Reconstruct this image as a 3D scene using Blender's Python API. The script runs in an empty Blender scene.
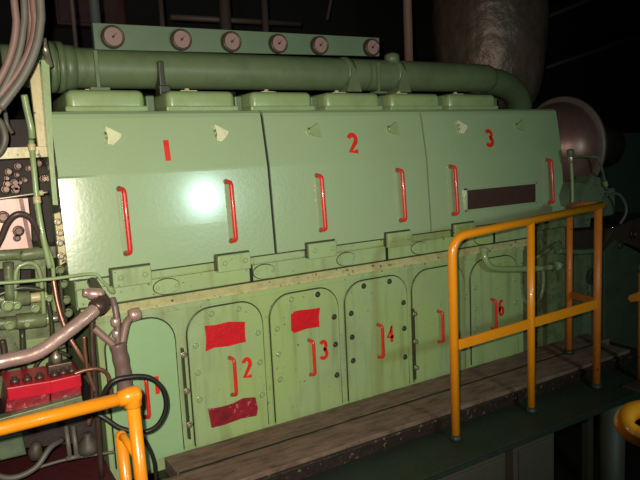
import bpy, bmesh, math, random
from mathutils import Vector, Matrix
random.seed(4)
SC = bpy.context.scene
COL = SC.collection
V = Vector

# ---------------------------------------------------------------- camera
EX = V((1042, 135, -622)).normalized()
EZ = V((-225, 4600, 622)).normalized()
EY = EZ.cross(EX).normalized()
EX = EY.cross(EZ).normalized()
ROT = Matrix((EX, EY, EZ))            # camera -> world
CAM = V((0, 0, 1.5))
cd = bpy.data.cameras.new('camera')
cd.sensor_width = 36
cd.lens = 622 / 640 * 36
cd.clip_start = 0.02
cam = bpy.data.objects.new('camera', cd)
COL.objects.link(cam)
cam.matrix_world = Matrix.Translation(CAM) @ ROT.to_4x4()
SC.camera = cam


def at(x, y, Y):
    """where the sight line of a photo point meets the vertical plane at depth Y"""
    d = ROT @ V((x - 320, 240 - y, -622))
    return CAM + d * (Y / d.y)


# ---------------------------------------------------------------- materials
def srgb(c):
    return tuple(((v / 255) / 12.92 if v / 255 <= .04045 else ((v / 255 + .055) / 1.055) ** 2.4) for v in c) + (1,)


MATS = {}


def mat(name, col, rough=.5, metal=0., grime=.25, gcol=(70, 60, 40), gscale=6., bump=.0, bscale=60., coat=0., spots=0., tint=None, scol=(60, 50, 36), coatr=.08, streak=0., bdist=.01):
    m = bpy.data.materials.new(name)
    m.use_nodes = True
    nt = m.node_tree
    N, L = nt.nodes, nt.links
    b = N['Principled BSDF']
    geo = N.new('ShaderNodeNewGeometry')
    n1 = N.new('ShaderNodeTexNoise'); n1.inputs['Scale'].default_value = gscale; n1.inputs['Detail'].default_value = 8
    n1.inputs['Roughness'].default_value = .65
    L.new(geo.outputs['Position'], n1.inputs['Vector'])
    r1 = N.new('ShaderNodeValToRGB')
    r1.color_ramp.elements[0].position = .45; r1.color_ramp.elements[1].position = .75
    L.new(n1.outputs['Fac'], r1.inputs['Fac'])
    mx = N.new('ShaderNodeMix'); mx.data_type = 'RGBA'
    mu = N.new('ShaderNodeMath'); mu.operation = 'MULTIPLY'; mu.inputs[1].default_value = grime
    L.new(r1.outputs['Color'], mu.inputs[0]); L.new(mu.outputs[0], mx.inputs[0])
    mx.inputs[6].default_value = srgb(col); mx.inputs[7].default_value = srgb(gcol)
    out = mx.outputs[2]
    if tint:                                   # broad uneven repainting
        n3 = N.new('ShaderNodeTexNoise'); n3.inputs['Scale'].default_value = 1.7; n3.inputs['Detail'].default_value = 2
        L.new(geo.outputs['Position'], n3.inputs['Vector'])
        r3 = N.new('ShaderNodeValToRGB'); r3.color_ramp.elements[0].position = .4; r3.color_ramp.elements[1].position = .62
        L.new(n3.outputs['Fac'], r3.inputs['Fac'])
        m3 = N.new('ShaderNodeMix'); m3.data_type = 'RGBA'
        L.new(r3.outputs['Color'], m3.inputs[0]); L.new(out, m3.inputs[6]); m3.inputs[7].default_value = srgb(tint)
        out = m3.outputs[2]
    if spots:                                  # chips and dark specks
        n2 = N.new('ShaderNodeTexNoise'); n2.inputs['Scale'].default_value = 38; n2.inputs['Detail'].default_value = 4
        L.new(geo.outputs['Position'], n2.inputs['Vector'])
        r2 = N.new('ShaderNodeValToRGB')
        r2.color_ramp.elements[0].position = .68 - .1 * spots; r2.color_ramp.elements[1].position = .73 - .1 * spots
        L.new(n2.outputs['Fac'], r2.inputs['Fac'])
        m2 = N.new('ShaderNodeMix'); m2.data_type = 'RGBA'
        L.new(r2.outputs['Color'], m2.inputs[0]); L.new(out, m2.inputs[6]); m2.inputs[7].default_value = srgb(scol)
        out = m2.outputs[2]
    if streak:                                 # old oil runs down the paint
        mp = N.new('ShaderNodeMapping'); mp.inputs['Scale'].default_value = (9, 9, .9)
        L.new(geo.outputs['Position'], mp.inputs['Vector'])
        n4 = N.new('ShaderNodeTexNoise'); n4.inputs['Scale'].default_value = 2.2; n4.inputs['Detail'].default_value = 6
        L.new(mp.outputs[0], n4.inputs['Vector'])
        r4 = N.new('ShaderNodeValToRGB'); r4.color_ramp.elements[0].position = .52; r4.color_ramp.elements[1].position = .72
        L.new(n4.outputs['Fac'], r4.inputs['Fac'])
        q4 = N.new('ShaderNodeMath'); q4.operation = 'MULTIPLY'; q4.inputs[1].default_value = streak
        L.new(r4.outputs['Color'], q4.inputs[0])
        m4 = N.new('ShaderNodeMix'); m4.data_type = 'RGBA'
        L.new(q4.outputs[0], m4.inputs[0]); L.new(out, m4.inputs[6]); m4.inputs[7].default_value = srgb((92, 88, 56))
        out = m4.outputs[2]
    L.new(out, b.inputs['Base Color'])
    b.inputs['Roughness'].default_value = rough
    b.inputs['Metallic'].default_value = metal
    b.inputs['Coat Weight'].default_value = coat
    b.inputs['Coat Roughness'].default_value = coatr
    if bump:
        nb = N.new('ShaderNodeTexNoise'); nb.inputs['Scale'].default_value = bscale; nb.inputs['Detail'].default_value = 5
        L.new(geo.outputs['Position'], nb.inputs['Vector'])
        bp = N.new('ShaderNodeBump'); bp.inputs['Strength'].default_value = bump; bp.inputs['Distance'].default_value = bdist
        L.new(nb.outputs['Fac'], bp.inputs['Height']); L.new(bp.outputs['Normal'], b.inputs['Normal'])
    MATS[name] = m
    return m


GREEN = mat('green_enamel_cover', (146, 168, 130), .30, grime=.12, gcol=(120, 130, 80), gscale=3, bump=.085, bscale=52, coat=1., coatr=.16)
GREEN2 = mat('green_enamel_lower', (144, 166, 122), .45, grime=.4, gcol=(122, 122, 80), gscale=5, bump=.10, bscale=40, spots=.1, tint=(146, 168, 108), scol=(92, 92, 62), streak=.35)
GREENM = mat('mint_enamel_door', (138, 170, 126), .45, grime=.2, gcol=(118, 132, 80), gscale=5, bump=.06, bscale=40)
GREENO = mat('green_enamel_oily', (108, 120, 84), .4, grime=.8, gcol=(58, 48, 34), gscale=11, bump=.12, bscale=50, spots=.4)
GREEND = mat('green_enamel_dark', (96, 112, 80), .42, grime=.4, gcol=(56, 66, 50), gscale=5, bump=.08, bscale=40)
GREENB = mat('green_gauge_board', (88, 108, 84), .5, grime=.3, gcol=(62, 70, 54), gscale=5)
GREENV = mat('green_valve_cover', (138, 160, 112), .32, grime=.35, gcol=(110, 108, 62), gscale=9, bump=.06, coat=.3)
GREENX = mat('blackish_green_paint', (34, 44, 34), .55, grime=.6, gcol=(22, 24, 22), gscale=7, bump=.15, spots=.3)
GREENF = mat('green_grey_machinery', (98, 114, 88), .5, grime=.7, gcol=(44, 44, 38), gscale=7, bump=.1, spots=.3)
CREAM = mat('cream_worn_paint', (196, 186, 140), .38, grime=.4, gcol=(140, 124, 84), gscale=14, bump=.1, spots=.3)
LEDGE = mat('worn_pale_ledge', (176, 172, 126), .5, grime=.6, gcol=(120, 116, 70), gscale=16, spots=.6, scol=(90, 70, 44))
GAP = mat('black_gap', (20, 22, 16), .8)
RED = mat('red_enamel', (206, 44, 30), .38, grime=.35, gcol=(130, 30, 24), gscale=14, coat=.2)
REDP = mat('red_painted_plate', (196, 26, 34), .35, grime=.5, gcol=(150, 22, 34), gscale=16, bump=.3, bscale=60, spots=.25, scol=(150, 40, 50))
REDD = mat('dark_red_plate', (138, 30, 42), .35, grime=.8, gcol=(70, 22, 32), gscale=14, bump=.5, bscale=40, spots=.55, scol=(176, 96, 100))
REDBOX = mat('red_box', (190, 20, 44), .35, grime=.4, gcol=(110, 18, 30), gscale=12)
MAROON = mat('maroon_deck_paint', (82, 30, 34), .6, grime=.4, gcol=(44, 20, 22), gscale=10, bump=.1)
YEL = mat('orange_yellow_enamel', (228, 142, 24), .3, grime=.3, gcol=(196, 106, 20), gscale=14, bump=.04, coat=.3)
YEL3 = mat('orange_yellow_near_rail', (212, 130, 22), .3, grime=.3, gcol=(184, 100, 20), gscale=14, bump=.04, coat=.3)  # rail yellow darkened to offset the strong flash light up close
YEL2 = mat('orange_enamel_dimmed', (196, 110, 40), .42, grime=.35, gcol=(150, 80, 28), gscale=14, bump=.05, spots=.25, scol=(110, 60, 20))  # darker copy of the rail yellow, flash falloff put into the colour
WHITE = mat('latch_plate', (205, 208, 170), .35, grime=.5, gcol=(150, 150, 100), gscale=30)
FACE = mat('gauge_face', (130, 104, 98), .5, grime=.3, gcol=(150, 110, 105), gscale=30)
BEZEL = mat('gauge_bezel', (58, 44, 38), .4, grime=.3)
NEEDLE = mat('gauge_needle', (30, 20, 20), .5)
BROWNM = mat('grimy_brown_metal', (92, 74, 66), .38, metal=.55, grime=.6, gcol=(40, 32, 28), gscale=4, bump=.25, bscale=9)
DUCTM = mat('duct_foil_lagging', (112, 92, 82), .42, metal=.35, grime=.8, gcol=(64, 52, 46), gscale=4, bump=.9, bscale=6, bdist=.03)
TURBOM = mat('brown_dome', (132, 96, 88), .38, metal=.45, grime=.6, gcol=(70, 54, 48), gscale=5, bump=.06, bscale=12)
TAPE = mat('oily_tape', (110, 88, 84), .4, grime=.5, gcol=(70, 52, 50), gscale=14, bump=.4, bscale=22)
OILY_SHADE = mat('oily_shade_black_green', (58, 60, 44), .35, grime=.5, gcol=(30, 28, 22), gscale=14)  # oily parts, and painted shade at the hinges and sill joints
RIM = mat('dusty_rim', (128, 108, 100), .5, metal=.2, grime=.4)
LAG = mat('foil_tape', (196, 164, 156), .3, metal=.5, grime=.35, gcol=(104, 72, 64), gscale=12, bump=.3, bscale=18)
HOSE = mat('dusty_brown_hose', (124, 98, 90), .5, grime=.4, gcol=(84, 64, 60), gscale=14)
HOSEG = mat('grey_hose', (96, 92, 84), .5, grime=.4, gcol=(64, 60, 54), gscale=14)
RUB = mat('black_rubber', (24, 24, 24), .45)
COPPER = mat('copper_pipe', (156, 110, 94), .35, metal=.7, grime=.5, gcol=(90, 60, 44), gscale=20)
STEEL = mat('bare_steel', (170, 160, 140), .35, metal=.7, grime=.5, gcol=(90, 80, 60), gscale=20)
PINK = mat('pale_pink_plate', (232, 190, 180), .4, grime=.45, gcol=(190, 130, 120), gscale=14)
DARK = mat('dark_recess', (48, 38, 34), .7, grime=.6, gcol=(20, 18, 16), gscale=12, bump=.3)
BLACK = mat('black_wall', (16, 15, 15), .9, grime=.4, gcol=(8, 8, 8))  # near-black colour of walls and ceiling
PIPEB = mat('brown_service_pipe', (112, 84, 74), .5, grime=.3, gcol=(70, 54, 48))
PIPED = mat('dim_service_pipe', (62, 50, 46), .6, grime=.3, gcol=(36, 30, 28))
GREYP = mat('grey_cabinet_paint', (70, 66, 56), .55, grime=.5, gcol=(58, 56, 48), gscale=5, bump=.05)


def wood():
    m = bpy.data.materials.new('worn_plank_wood'); m.use_nodes = True
    nt = m.node_tree; N, L = nt.nodes, nt.links; b = N['Principled BSDF']
    geo = N.new('ShaderNodeNewGeometry')
    mp = N.new('ShaderNodeMapping'); mp.inputs['Scale'].default_value = (.8, 3.0, 1)
    L.new(geo.outputs['Position'], mp.inputs['Vector'])
    n = N.new('ShaderNodeTexNoise'); n.inputs['Scale'].default_value = 9; n.inputs['Detail'].default_value = 9; n.inputs['Roughness'].default_value = .7
    L.new(mp.outputs[0], n.inputs['Vector'])
    r = N.new('ShaderNodeValToRGB')
    e = r.color_ramp.elements
    e[0].position = .26; e[0].color = srgb((50, 36, 30))
    e[1].position = .7; e[1].color = srgb((132, 106, 92))
    k = r.color_ramp.elements.new(.47); k.color = srgb((108, 86, 74))
    L.new(n.outputs['Fac'], r.inputs['Fac'])
    n2 = N.new('ShaderNodeTexNoise'); n2.inputs['Scale'].default_value = 16; n2.inputs['Detail'].default_value = 10; n2.inputs['Roughness'].default_value = .75
    mp2 = N.new('ShaderNodeMapping'); mp2.inputs['Scale'].default_value = (.6, 1.6, 1)
    L.new(geo.outputs['Position'], mp2.inputs['Vector']); L.new(mp2.outputs[0], n2.inputs['Vector'])
    r2 = N.new('ShaderNodeValToRGB'); r2.color_ramp.elements[0].position = .56; r2.color_ramp.elements[1].position = .76
    L.new(n2.outputs['Fac'], r2.inputs['Fac'])
    mx = N.new('ShaderNodeMix'); mx.data_type = 'RGBA'
    L.new(r2.outputs['Color'], mx.inputs[0]); L.new(r.outputs['Color'], mx.inputs[6]); mx.inputs[7].default_value = srgb((46, 34, 28))
    L.new(mx.outputs[2], b.inputs['Base Color'])
    b.inputs['Roughness'].default_value = .7
    bp = N.new('ShaderNodeBump'); bp.inputs['Strength'].default_value = .5; bp.inputs['Distance'].default_value = .008
    L.new(n.outputs['Fac'], bp.inputs['Height']); L.new(bp.outputs['Normal'], b.inputs['Normal'])
    return m


WOOD = wood()


# ---------------------------------------------------------------- mesh helpers (world coordinates)
def box(bm, x0, x1, y0, y1, z0, z1, bev=.0, seg=2):
    r = bmesh.ops.create_cube(bm, size=1)
    vs = r['verts']
    for v in vs:
        v.co = V(((x0 + x1) / 2 + v.co.x * (x1 - x0), (y0 + y1) / 2 + v.co.y * (y1 - y0), (z0 + z1) / 2 + v.co.z * (z1 - z0)))
    if bev:
        es = list({e for v in vs for e in v.link_edges})
        bmesh.ops.bevel(bm, geom=es, offset=bev, segments=seg, profile=.5, affect='EDGES')


def smooth_path(pts, rad=.0, n=5):
    """round the corners of a polyline"""
    pts = [V(p) for p in pts]
    if rad <= 0 or len(pts) < 3:
        return pts
    out = [pts[0]]
    for i in range(1, len(pts) - 1):
        a, b, c = pts[i - 1], pts[i], pts[i + 1]
        d1 = (a - b); d2 = (c - b)
        r = min(rad, d1.length * .48, d2.length * .48)
        p, q = b + d1.normalized() * r, b + d2.normalized() * r
        for k in range(n + 1):
            t = k / n
            out.append(p * (1 - t) ** 2 + b * 2 * t * (1 - t) + q * t * t)
    out.append(pts[-1])
    return out


def spline(pts, n=8):
    """Catmull-Rom through the points"""
    pts = [V(p) for p in pts]
    P = [pts[0] * 2 - pts[1]] + pts + [pts[-1] * 2 - pts[-2]]
    out = []
    for i in range(1, len(P) - 2):
        a, b, c, d = P[i - 1:i + 3]
        for k in range(n):
            t = k / n
            out.append(.5 * (2 * b + (c - a) * t + (2 * a - 5 * b + 4 * c - d) * t * t + (3 * b - a - 3 * c + d) * t ** 3))
    out.append(pts[-1])
    return out


def tube(bm, pts, r, sides=14, cap=True, closed=False):
    pts = [V(p) for p in pts]
    n = len(pts)
    rs = r if isinstance(r, (list, tuple)) else [r] * n
    rings = []
    up = None
    for i, p in enumerate(pts):
        if closed:
            t = (pts[(i + 1) % n] - pts[i - 1]).normalized()
        else:
            t = (pts[min(i + 1, n - 1)] - pts[max(i - 1, 0)]).normalized()
        if up is None:
            up = t.cross(V((0, 0, 1)))
            if up.length < .1:
                up = t.cross(V((0, 1, 0)))
        up = (up - t * up.dot(t)).normalized()
        w = t.cross(up)
        rings.append([bm.verts.new(p + (up * math.cos(2 * math.pi * k / sides) + w * math.sin(2 * math.pi * k / sides)) * rs[i]) for k in range(sides)])
    m = n if closed else n - 1
    for i in range(m):
        A, B = rings[i], rings[(i + 1) % n]
        for k in range(sides):
            f = bm.faces.new((A[k], A[(k + 1) % sides], B[(k + 1) % sides], B[k])); f.smooth = True
    if cap and not closed:
        bm.faces.new(rings[0][::-1]); bm.faces.new(rings[-1])


def lathe(bm, c, axis, prof, sides=32):
    """prof: list of (distance along axis, radius)"""
    c = V(c); a = V(axis).normalized()
    tube(bm, [c + a * d for d, _ in prof], [max(r, .0005) for _, r in prof], sides)


def lathe2(bm, c, axis, prof, sides=32):
    """profile with possible repeats along the axis"""
    c = V(c); a = V(axis).normalized()
    u = a.cross(V((0, 0, 1)))
    if u.length < .1:
        u = a.cross(V((0, 1, 0)))
    u.normalize(); w = a.cross(u)
    rings = [[bm.verts.new(c + a * d + (u * math.cos(2 * math.pi * k / sides) + w * math.sin(2 * math.pi * k / sides)) * max(r, .0005)) for k in range(sides)] for d, r in prof]
    for A, B in zip(rings, rings[1:]):
        for k in range(sides):
            f = bm.faces.new((A[k], A[(k + 1) % sides], B[(k + 1) % sides], B[k])); f.smooth = True
    bm.faces.new(rings[0][::-1]); bm.faces.new(rings[-1])


def prism(bm, outline, depthvec, bev=0):
    """outline: world points of a flat polygon, pushed along depthvec"""
    d = V(depthvec)
    a = [bm.verts.new(V(p)) for p in outline]
    b = [bm.verts.new(V(p) + d) for p in outline]
    n = len(a)
    f0 = bm.faces.new(a); f1 = bm.faces.new(b[::-1])
    for i in range(n):
        bm.faces.new((a[i], b[i], b[(i + 1) % n], a[(i + 1) % n]))
    if bev:
        bmesh.ops.bevel(bm, geom=list(f0.edges), offset=bev, segments=2, profile=.5, affect='EDGES')


def rrect(x0, x1, z0, z1, r, n=6, y=0., bottom=True):
    pts = []
    for cx, cz, a0, on in ((x1 - r, z1 - r, 0, 1), (x0 + r, z1 - r, 90, 1), (x0 + r, z0 + r, 180, bottom), (x1 - r, z0 + r, 270, bottom)):
        if on:
            for k in range(n + 1):
                a = math.radians(a0 + 90 * k / n)
                pts.append(V((cx + r * math.cos(a), y, cz + r * math.sin(a))))
        else:
            pts.append(V((cx + (-r if a0 == 180 else r), y, z0)))
    return pts


def origin(o):
    p = V((0, 0, 0))
    while o:
        p += o.location; o = o.parent
    return p


def obj(name, bm, m, parent=None, label=None, smooth=False):
    bmesh.ops.recalc_face_normals(bm, faces=bm.faces)
    lo = V([min(v.co[i] for v in bm.verts) for i in range(3)])
    hi = V([max(v.co[i] for v in bm.verts) for i in range(3)])
    c = (lo + hi) / 2
    for v in bm.verts:
        v.co -= c
    me = bpy.data.meshes.new(name)
    bm.to_mesh(me); bm.free()
    if smooth:
        for p in me.polygons:
            p.use_smooth = True
    me.materials.append(m)
    o = bpy.data.objects.new(name, me)
    COL.objects.link(o)
    if parent:
        o.parent = parent; o.location = c - origin(parent)
    else:
        o.location = c
    if label:
        o['label'] = label
    return o


def thing(name, label, cat, loc, group=None):
    o = bpy.data.objects.new(name, None); COL.objects.link(o)
    o.location = loc; o.empty_display_size = .1
    o['label'] = label; o['category'] = cat
    if group: o['group'] = group
    return o


def tag(o, label, cat, group=None):
    o['label'] = label; o['category'] = cat
    if group: o['group'] = group
    return o


def struct(name, bm, m):
    o = obj(name, bm, m); o['kind'] = 'structure'
    return o


def B():
    return bmesh.new()


def mkbox(name, m, parent, *a, bev=.004, label=None):
    bm = B(); box(bm, *a, bev=bev)
    return obj(name, bm, m, parent, label)


def mktube(name, m, parent, pts, r, sides=14, label=None):
    bm = B(); tube(bm, pts, r, sides)
    return obj(name, bm, m, parent, label)


def bolt(parent, x, y, z, r=.011, h=.008, m=None, name='bolt', ax=(0, -1, 0)):
    bm = B()
    lathe2(bm, (x, y, z), ax, [(-.003, r * 1.35), (.002, r * 1.35), (.002, r)], 12)
    lathe2(bm, (x, y, z), ax, [(.002, r), (h, r), (h + .002, r * .8)], 6)
    return obj(name, bm, m or GREEN2, parent)


# brush-painted numerals as strokes in a unit box (x right, z up)
def arc(cx, cy, rx, ry, a0, a1, n=9):
    return [(cx + rx * math.cos(math.radians(a0 + (a1 - a0) * k / n)), cy + ry * math.sin(math.radians(a0 + (a1 - a0) * k / n))) for k in range(n + 1)]


GLYPH = {
    '1': [[(.5, 0), (.5, 1)]],
    '2': [arc(.5, .72, .36, .26, 165, -35) + [(.18, .03), (.95, .03)]],
    '3': [arc(.45, .74, .36, .24, 150, -80) + arc(.45, .27, .42, .25, 80, -155)],
    '4': [[(.66, 0), (.66, 1), (.08, .32), (.98, .32)]],
    '6': [arc(.55, .72, .36, .26, 60, 180, 6) + [(.16, .4)] + arc(.5, .28, .34, .26, 180, 540, 14)],
}


def numeral(parent, ch, x, z, w, h, surf, lw0, name='painted_number', m=None):
    """surf(z) -> y of the painted surface at that height"""
    bm = B()
    lw = lw0 * 1.25
    for st in GLYPH[ch]:
        pts = [V((x + a * w, 0, z + b * h)) for a, b in st]
        n = len(pts)
        prev = None
        for i, p in enumerate(pts):
            t = (pts[min(i + 1, n - 1)] - pts[max(i - 1, 0)]).normalized()
            s = V((-t.z, 0, t.x)) * lw / 2
            q = []
            for e in (p + s, p - s):
                q.append(bm.verts.new((e.x, surf(e.z) - .0022, e.z)))
            for e in (p + s, p - s):
                q.append(bm.verts.new((e.x, surf(e.z) + .0005, e.z)))
            if prev:
                bm.faces.new((prev[0], prev[1], q[1], q[0]))
                bm.faces.new((prev[2], q[2], q[3], prev[3]))
                bm.faces.new((prev[0], q[0], q[2], prev[2]))
                bm.faces.new((prev[1], prev[3], q[3], q[1]))
            prev = q
    return obj(name, bm, m or RED, parent)


def bar_handle(parent, x, y_top, y_bot, z0, z1, r, off=.035, m=None, name='handle', lab=None):
    pts = smooth_path([(x - .012, y_top + .004, z1), (x, y_top - off, z1 - .004), (x, y_bot - off, z0 + .004), (x - .012, y_bot + .004, z0)], .022, 5)
    bm = B(); tube(bm, pts, r, 12)
    hnd = obj(name, bm, m or RED, parent, lab)
    if parent is not None:
        bm = B()
        for (yy, zz) in ((y_top, z1), (y_bot, z0)):
            lathe2(bm, (x - .012, yy + .003, zz), (0, -1, 0), [(0, r * 1.25), (.007, r * 1.15)], 12)
        hnd.data.materials.append(GREENO)
        k = len(hnd.data.polygons)
        me2 = bmesh.new(); me2.from_mesh(hnd.data)
        off = hnd.location + origin(parent)
        bm.verts.index_update()
        nv = [me2.verts.new(v.co - off) for v in bm.verts]
        for f in bm.faces:
            g_ = me2.faces.new([nv[v.index] for v in f.verts]); g_.material_index = 1
        me2.to_mesh(hnd.data); me2.free(); bm.free()
    return hnd


# ================================================================ THE ENGINE
PLUS = .47
engine = thing('marine_diesel_engine', 'long green marine diesel engine with three numbered upper covers and red handles', 'engine', (2.0, 3.3, 0))
YF = 2.90      # door face


def cover_y(z):
    """front surface of the upper hoods"""
    if z < 1.46:
        return 2.88 + (z - 1.01) * .06
    return 2.907 + (z - 1.46) * .17


# crankcase body
bm = B()
box(bm, .53, 3.375, YF + .012, 4.1, .0, .84, bev=.006)
obj('crankcase', bm, GREEN2, engine)
bm = B(); box(bm, .53, 3.375, YF + .004, YF + .03, .79, .84, bev=.002)
for k in range(6):          # upright mullions between the doors
    pass
obj('door_header', bm, GREEN2, engine)
# worn sloping ledge
bm = B()
prism(bm, [(.47, YF + .02, .868), (.47, YF - .006, .868), (.47, YF - .030, .838), (.47, YF - .030, .826), (.47, YF + .02, .826)], (2.93, 0, 0))
obj('ledge', bm, LEDGE, engine, label='worn pale ledge above the doors')
# cylinder block with sill band
bm = B()
box(bm, .455, 3.42, YF - .004, 4.1, .868, 1.004, bev=.004)
box(bm, .48, 3.40, 3.44, 4.1, 1.0, 1.745, bev=.004)
obj('cylinder_block', bm, GREEN2, engine)
bm = B()
for a, b in ((.457, 1.298), (1.31, 2.168), (2.18, 3.05), (3.06, 3.41)):
    box(bm, a, b, YF - .022, YF, .880, .962, bev=.004)
obj('sill_plate', bm, GREEN2, engine)
bm = B()
box(bm, .457, 3.40, YF - .014, YF + .01, .967, 1.000, bev=.003)
obj('hinge_rail', bm, GREEN2, engine)
for x in (1.304, 2.174, 3.055):
    bm = B(); box(bm, x - .008, x + .010, YF - .024, YF, .874, .966, bev=.001)  # black bars put in as the shade of the gaps
    obj('sill_gap_shade', bm, GAP, engine, label='black bar for the shade in the oily sill gap')
bm = B(); box(bm, .46, 3.40, YF - .010, YF + .01, 1.000, 1.009)
box(bm, .46, 3.40, YF - .0065, YF + .01, .870, .879)  # dark strips paint oil and shade under the covers and above the ledge
obj('oily_joint_shade', bm, OILY_SHADE, engine, label='dark line for the oil and shade of the joint')
# oval blank plates on the sill
for x in (.86, 1.377, 1.889, 2.42, 2.94):
    bm = B()
    w, h = .062, .036
    out = [(x + w * math.cos(a) * 1, YF - .021, .921 + h * math.sin(a)) for a in [2 * math.pi * k / 28 for k in range(28)]]
    prism(bm, out, (0, -.009, 0))
    p = obj('oval_plate', bm, GREEN2, engine)
    bm = B(); tube(bm, [V((a.x + (a.x - x) * .03, YF - .022, a.z + (a.z - .921) * .05)) for a in map(V, out)], .0022, 6, closed=True)
    obj('plate_gasket', bm, OILY_SHADE, p)
    for s in (-1, 1):
        bolt(p, x + s * (w - .016), YF - .029, .921, .008, .007)
# hinges
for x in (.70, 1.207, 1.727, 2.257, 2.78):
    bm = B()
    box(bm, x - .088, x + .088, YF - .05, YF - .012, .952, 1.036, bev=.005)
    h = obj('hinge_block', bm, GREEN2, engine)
    bm = B(); box(bm, x - .098, x + .091, YF - .03, YF - .011, .958, 1.043, bev=.002)  # dark plate behind the block, painting its shadow
    obj('hinge_shade', bm, OILY_SHADE, h)
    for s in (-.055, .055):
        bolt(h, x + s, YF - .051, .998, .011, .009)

# crankcase doors
for k in range(6):
    cx = .684 + PLUS * k
    bl = {0: .645, 1: .95, 2: 1.405, 3: 1.882, 4: 2.372, 5: 2.86}[k]
    br = {0: .885, 1: 1.357, 2: 1.832, 3: 2.328, 4: 2.80, 5: 3.30}[k]
    if k == 0: bl = .56
    bm = B()
    prism(bm, rrect(bl, br, .07, .775, .125, 8, YF + .014, bottom=False), (0, -.020, 0), 0)
    f = [e for e in bm.edges if all(v.co.y < YF for v in e.verts)]
    bmesh.ops.bevel(bm, geom=f, offset=.003, segments=2, affect='EDGES')
    mm = {0: GREENM}.get(k, GREEN2)
    d = obj('crankcase_door', bm, mm, engine, 'mint green crankcase door' if k == 0 else None)
    # dark gasket line round the door
    bm = B()
    pts = rrect(bl - .003, br + .003, .085, .778, .128, 8, YF + .002, bottom=False)
    tube(bm, pts, .0042, 6, closed=True)
    obj('door_gasket', bm, OILY_SHADE, d)
    ys = YF - .006
    if k not in (0, 4):
        bx = [(bl + .035, .60), (bl + .035, .46), (bl + .035, .32), (br - .03, .60), (br - .03, .44), (br - .03, .26), (bl + .13, .745), (br - .13, .745)]
        for (x, z) in bx:
            bolt(d, x, ys, z, .0125, .010, OILY_SHADE if (k, x > cx) in ((2, True), (3, True), (3, False)) else GREENV)
    hx = cx + .0
    hx += .018
    if k == 0: hx = .722
    bar_handle(d, hx, ys, ys, .302, .50, .0095, .03)
    if k in (1, 2, 3, 5):
        ch = {1: '2', 2: '3', 3: '4', 5: '6'}[k]
        numeral(d, ch, cx + .073, .375, .052, .10, lambda z: ys, .017)
    if k == 0:
        numeral(d, '1', .765, .40, .03, .09, lambda z: ys, .016)
    if k in (1, 2):
        bm = B()
        if k == 1:
            q = [(1.04, .69), (1.10, .684), (1.17, .688), (1.257, .672), (1.253, .60), (1.256, .566), (1.15, .562), (1.08, .570), (1.036, .560), (1.044, .63)]
        else:
            q = [(1.528, .662), (1.56, .677), (1.64, .672), (1.712, .668), (1.70, .62), (1.702, .562), (1.62, .566), (1.54, .557), (1.525, .575)]
        prism(bm, [(a, ys - .0, b) for a, b in q], (0, -.004, 0))
        obj('nameplate', bm, REDP, d, label='red overpainted rectangular plate')
    if k == 1:
        bm = B()
        q = [(1.024, .262), (1.10, .250), (1.16, .252), (1.22, .270), (1.285, .258), (1.295, .20), (1.285, .158), (1.20, .166), (1.10, .158), (1.035, .160)]
        prism(bm, [(a, ys, b) for a, b in q], (0, -.012, 0), .003)
        n = obj('nameplate', bm, REDD, d, label='dark red chipped lower plate')
# vertical clamp bars between doors 1|2 and door 4|5
for (x, z0, z1) in ((.918, .13, .60), (2.372, .10, .55)):
    bm = B()
    box(bm, x - .006, x + .006, YF - .014, YF + .01, z0, z1, bev=.003)
    c = obj('clamp_bar', bm, OILY_SHADE, engine, label='dark oily clamp bar')
    for z in (z0 + .08, (z0 + z1) / 2 + .02, z1 - .03):
        bolt(c, x, YF - .022, z, .012, .012, STEEL)

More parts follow.
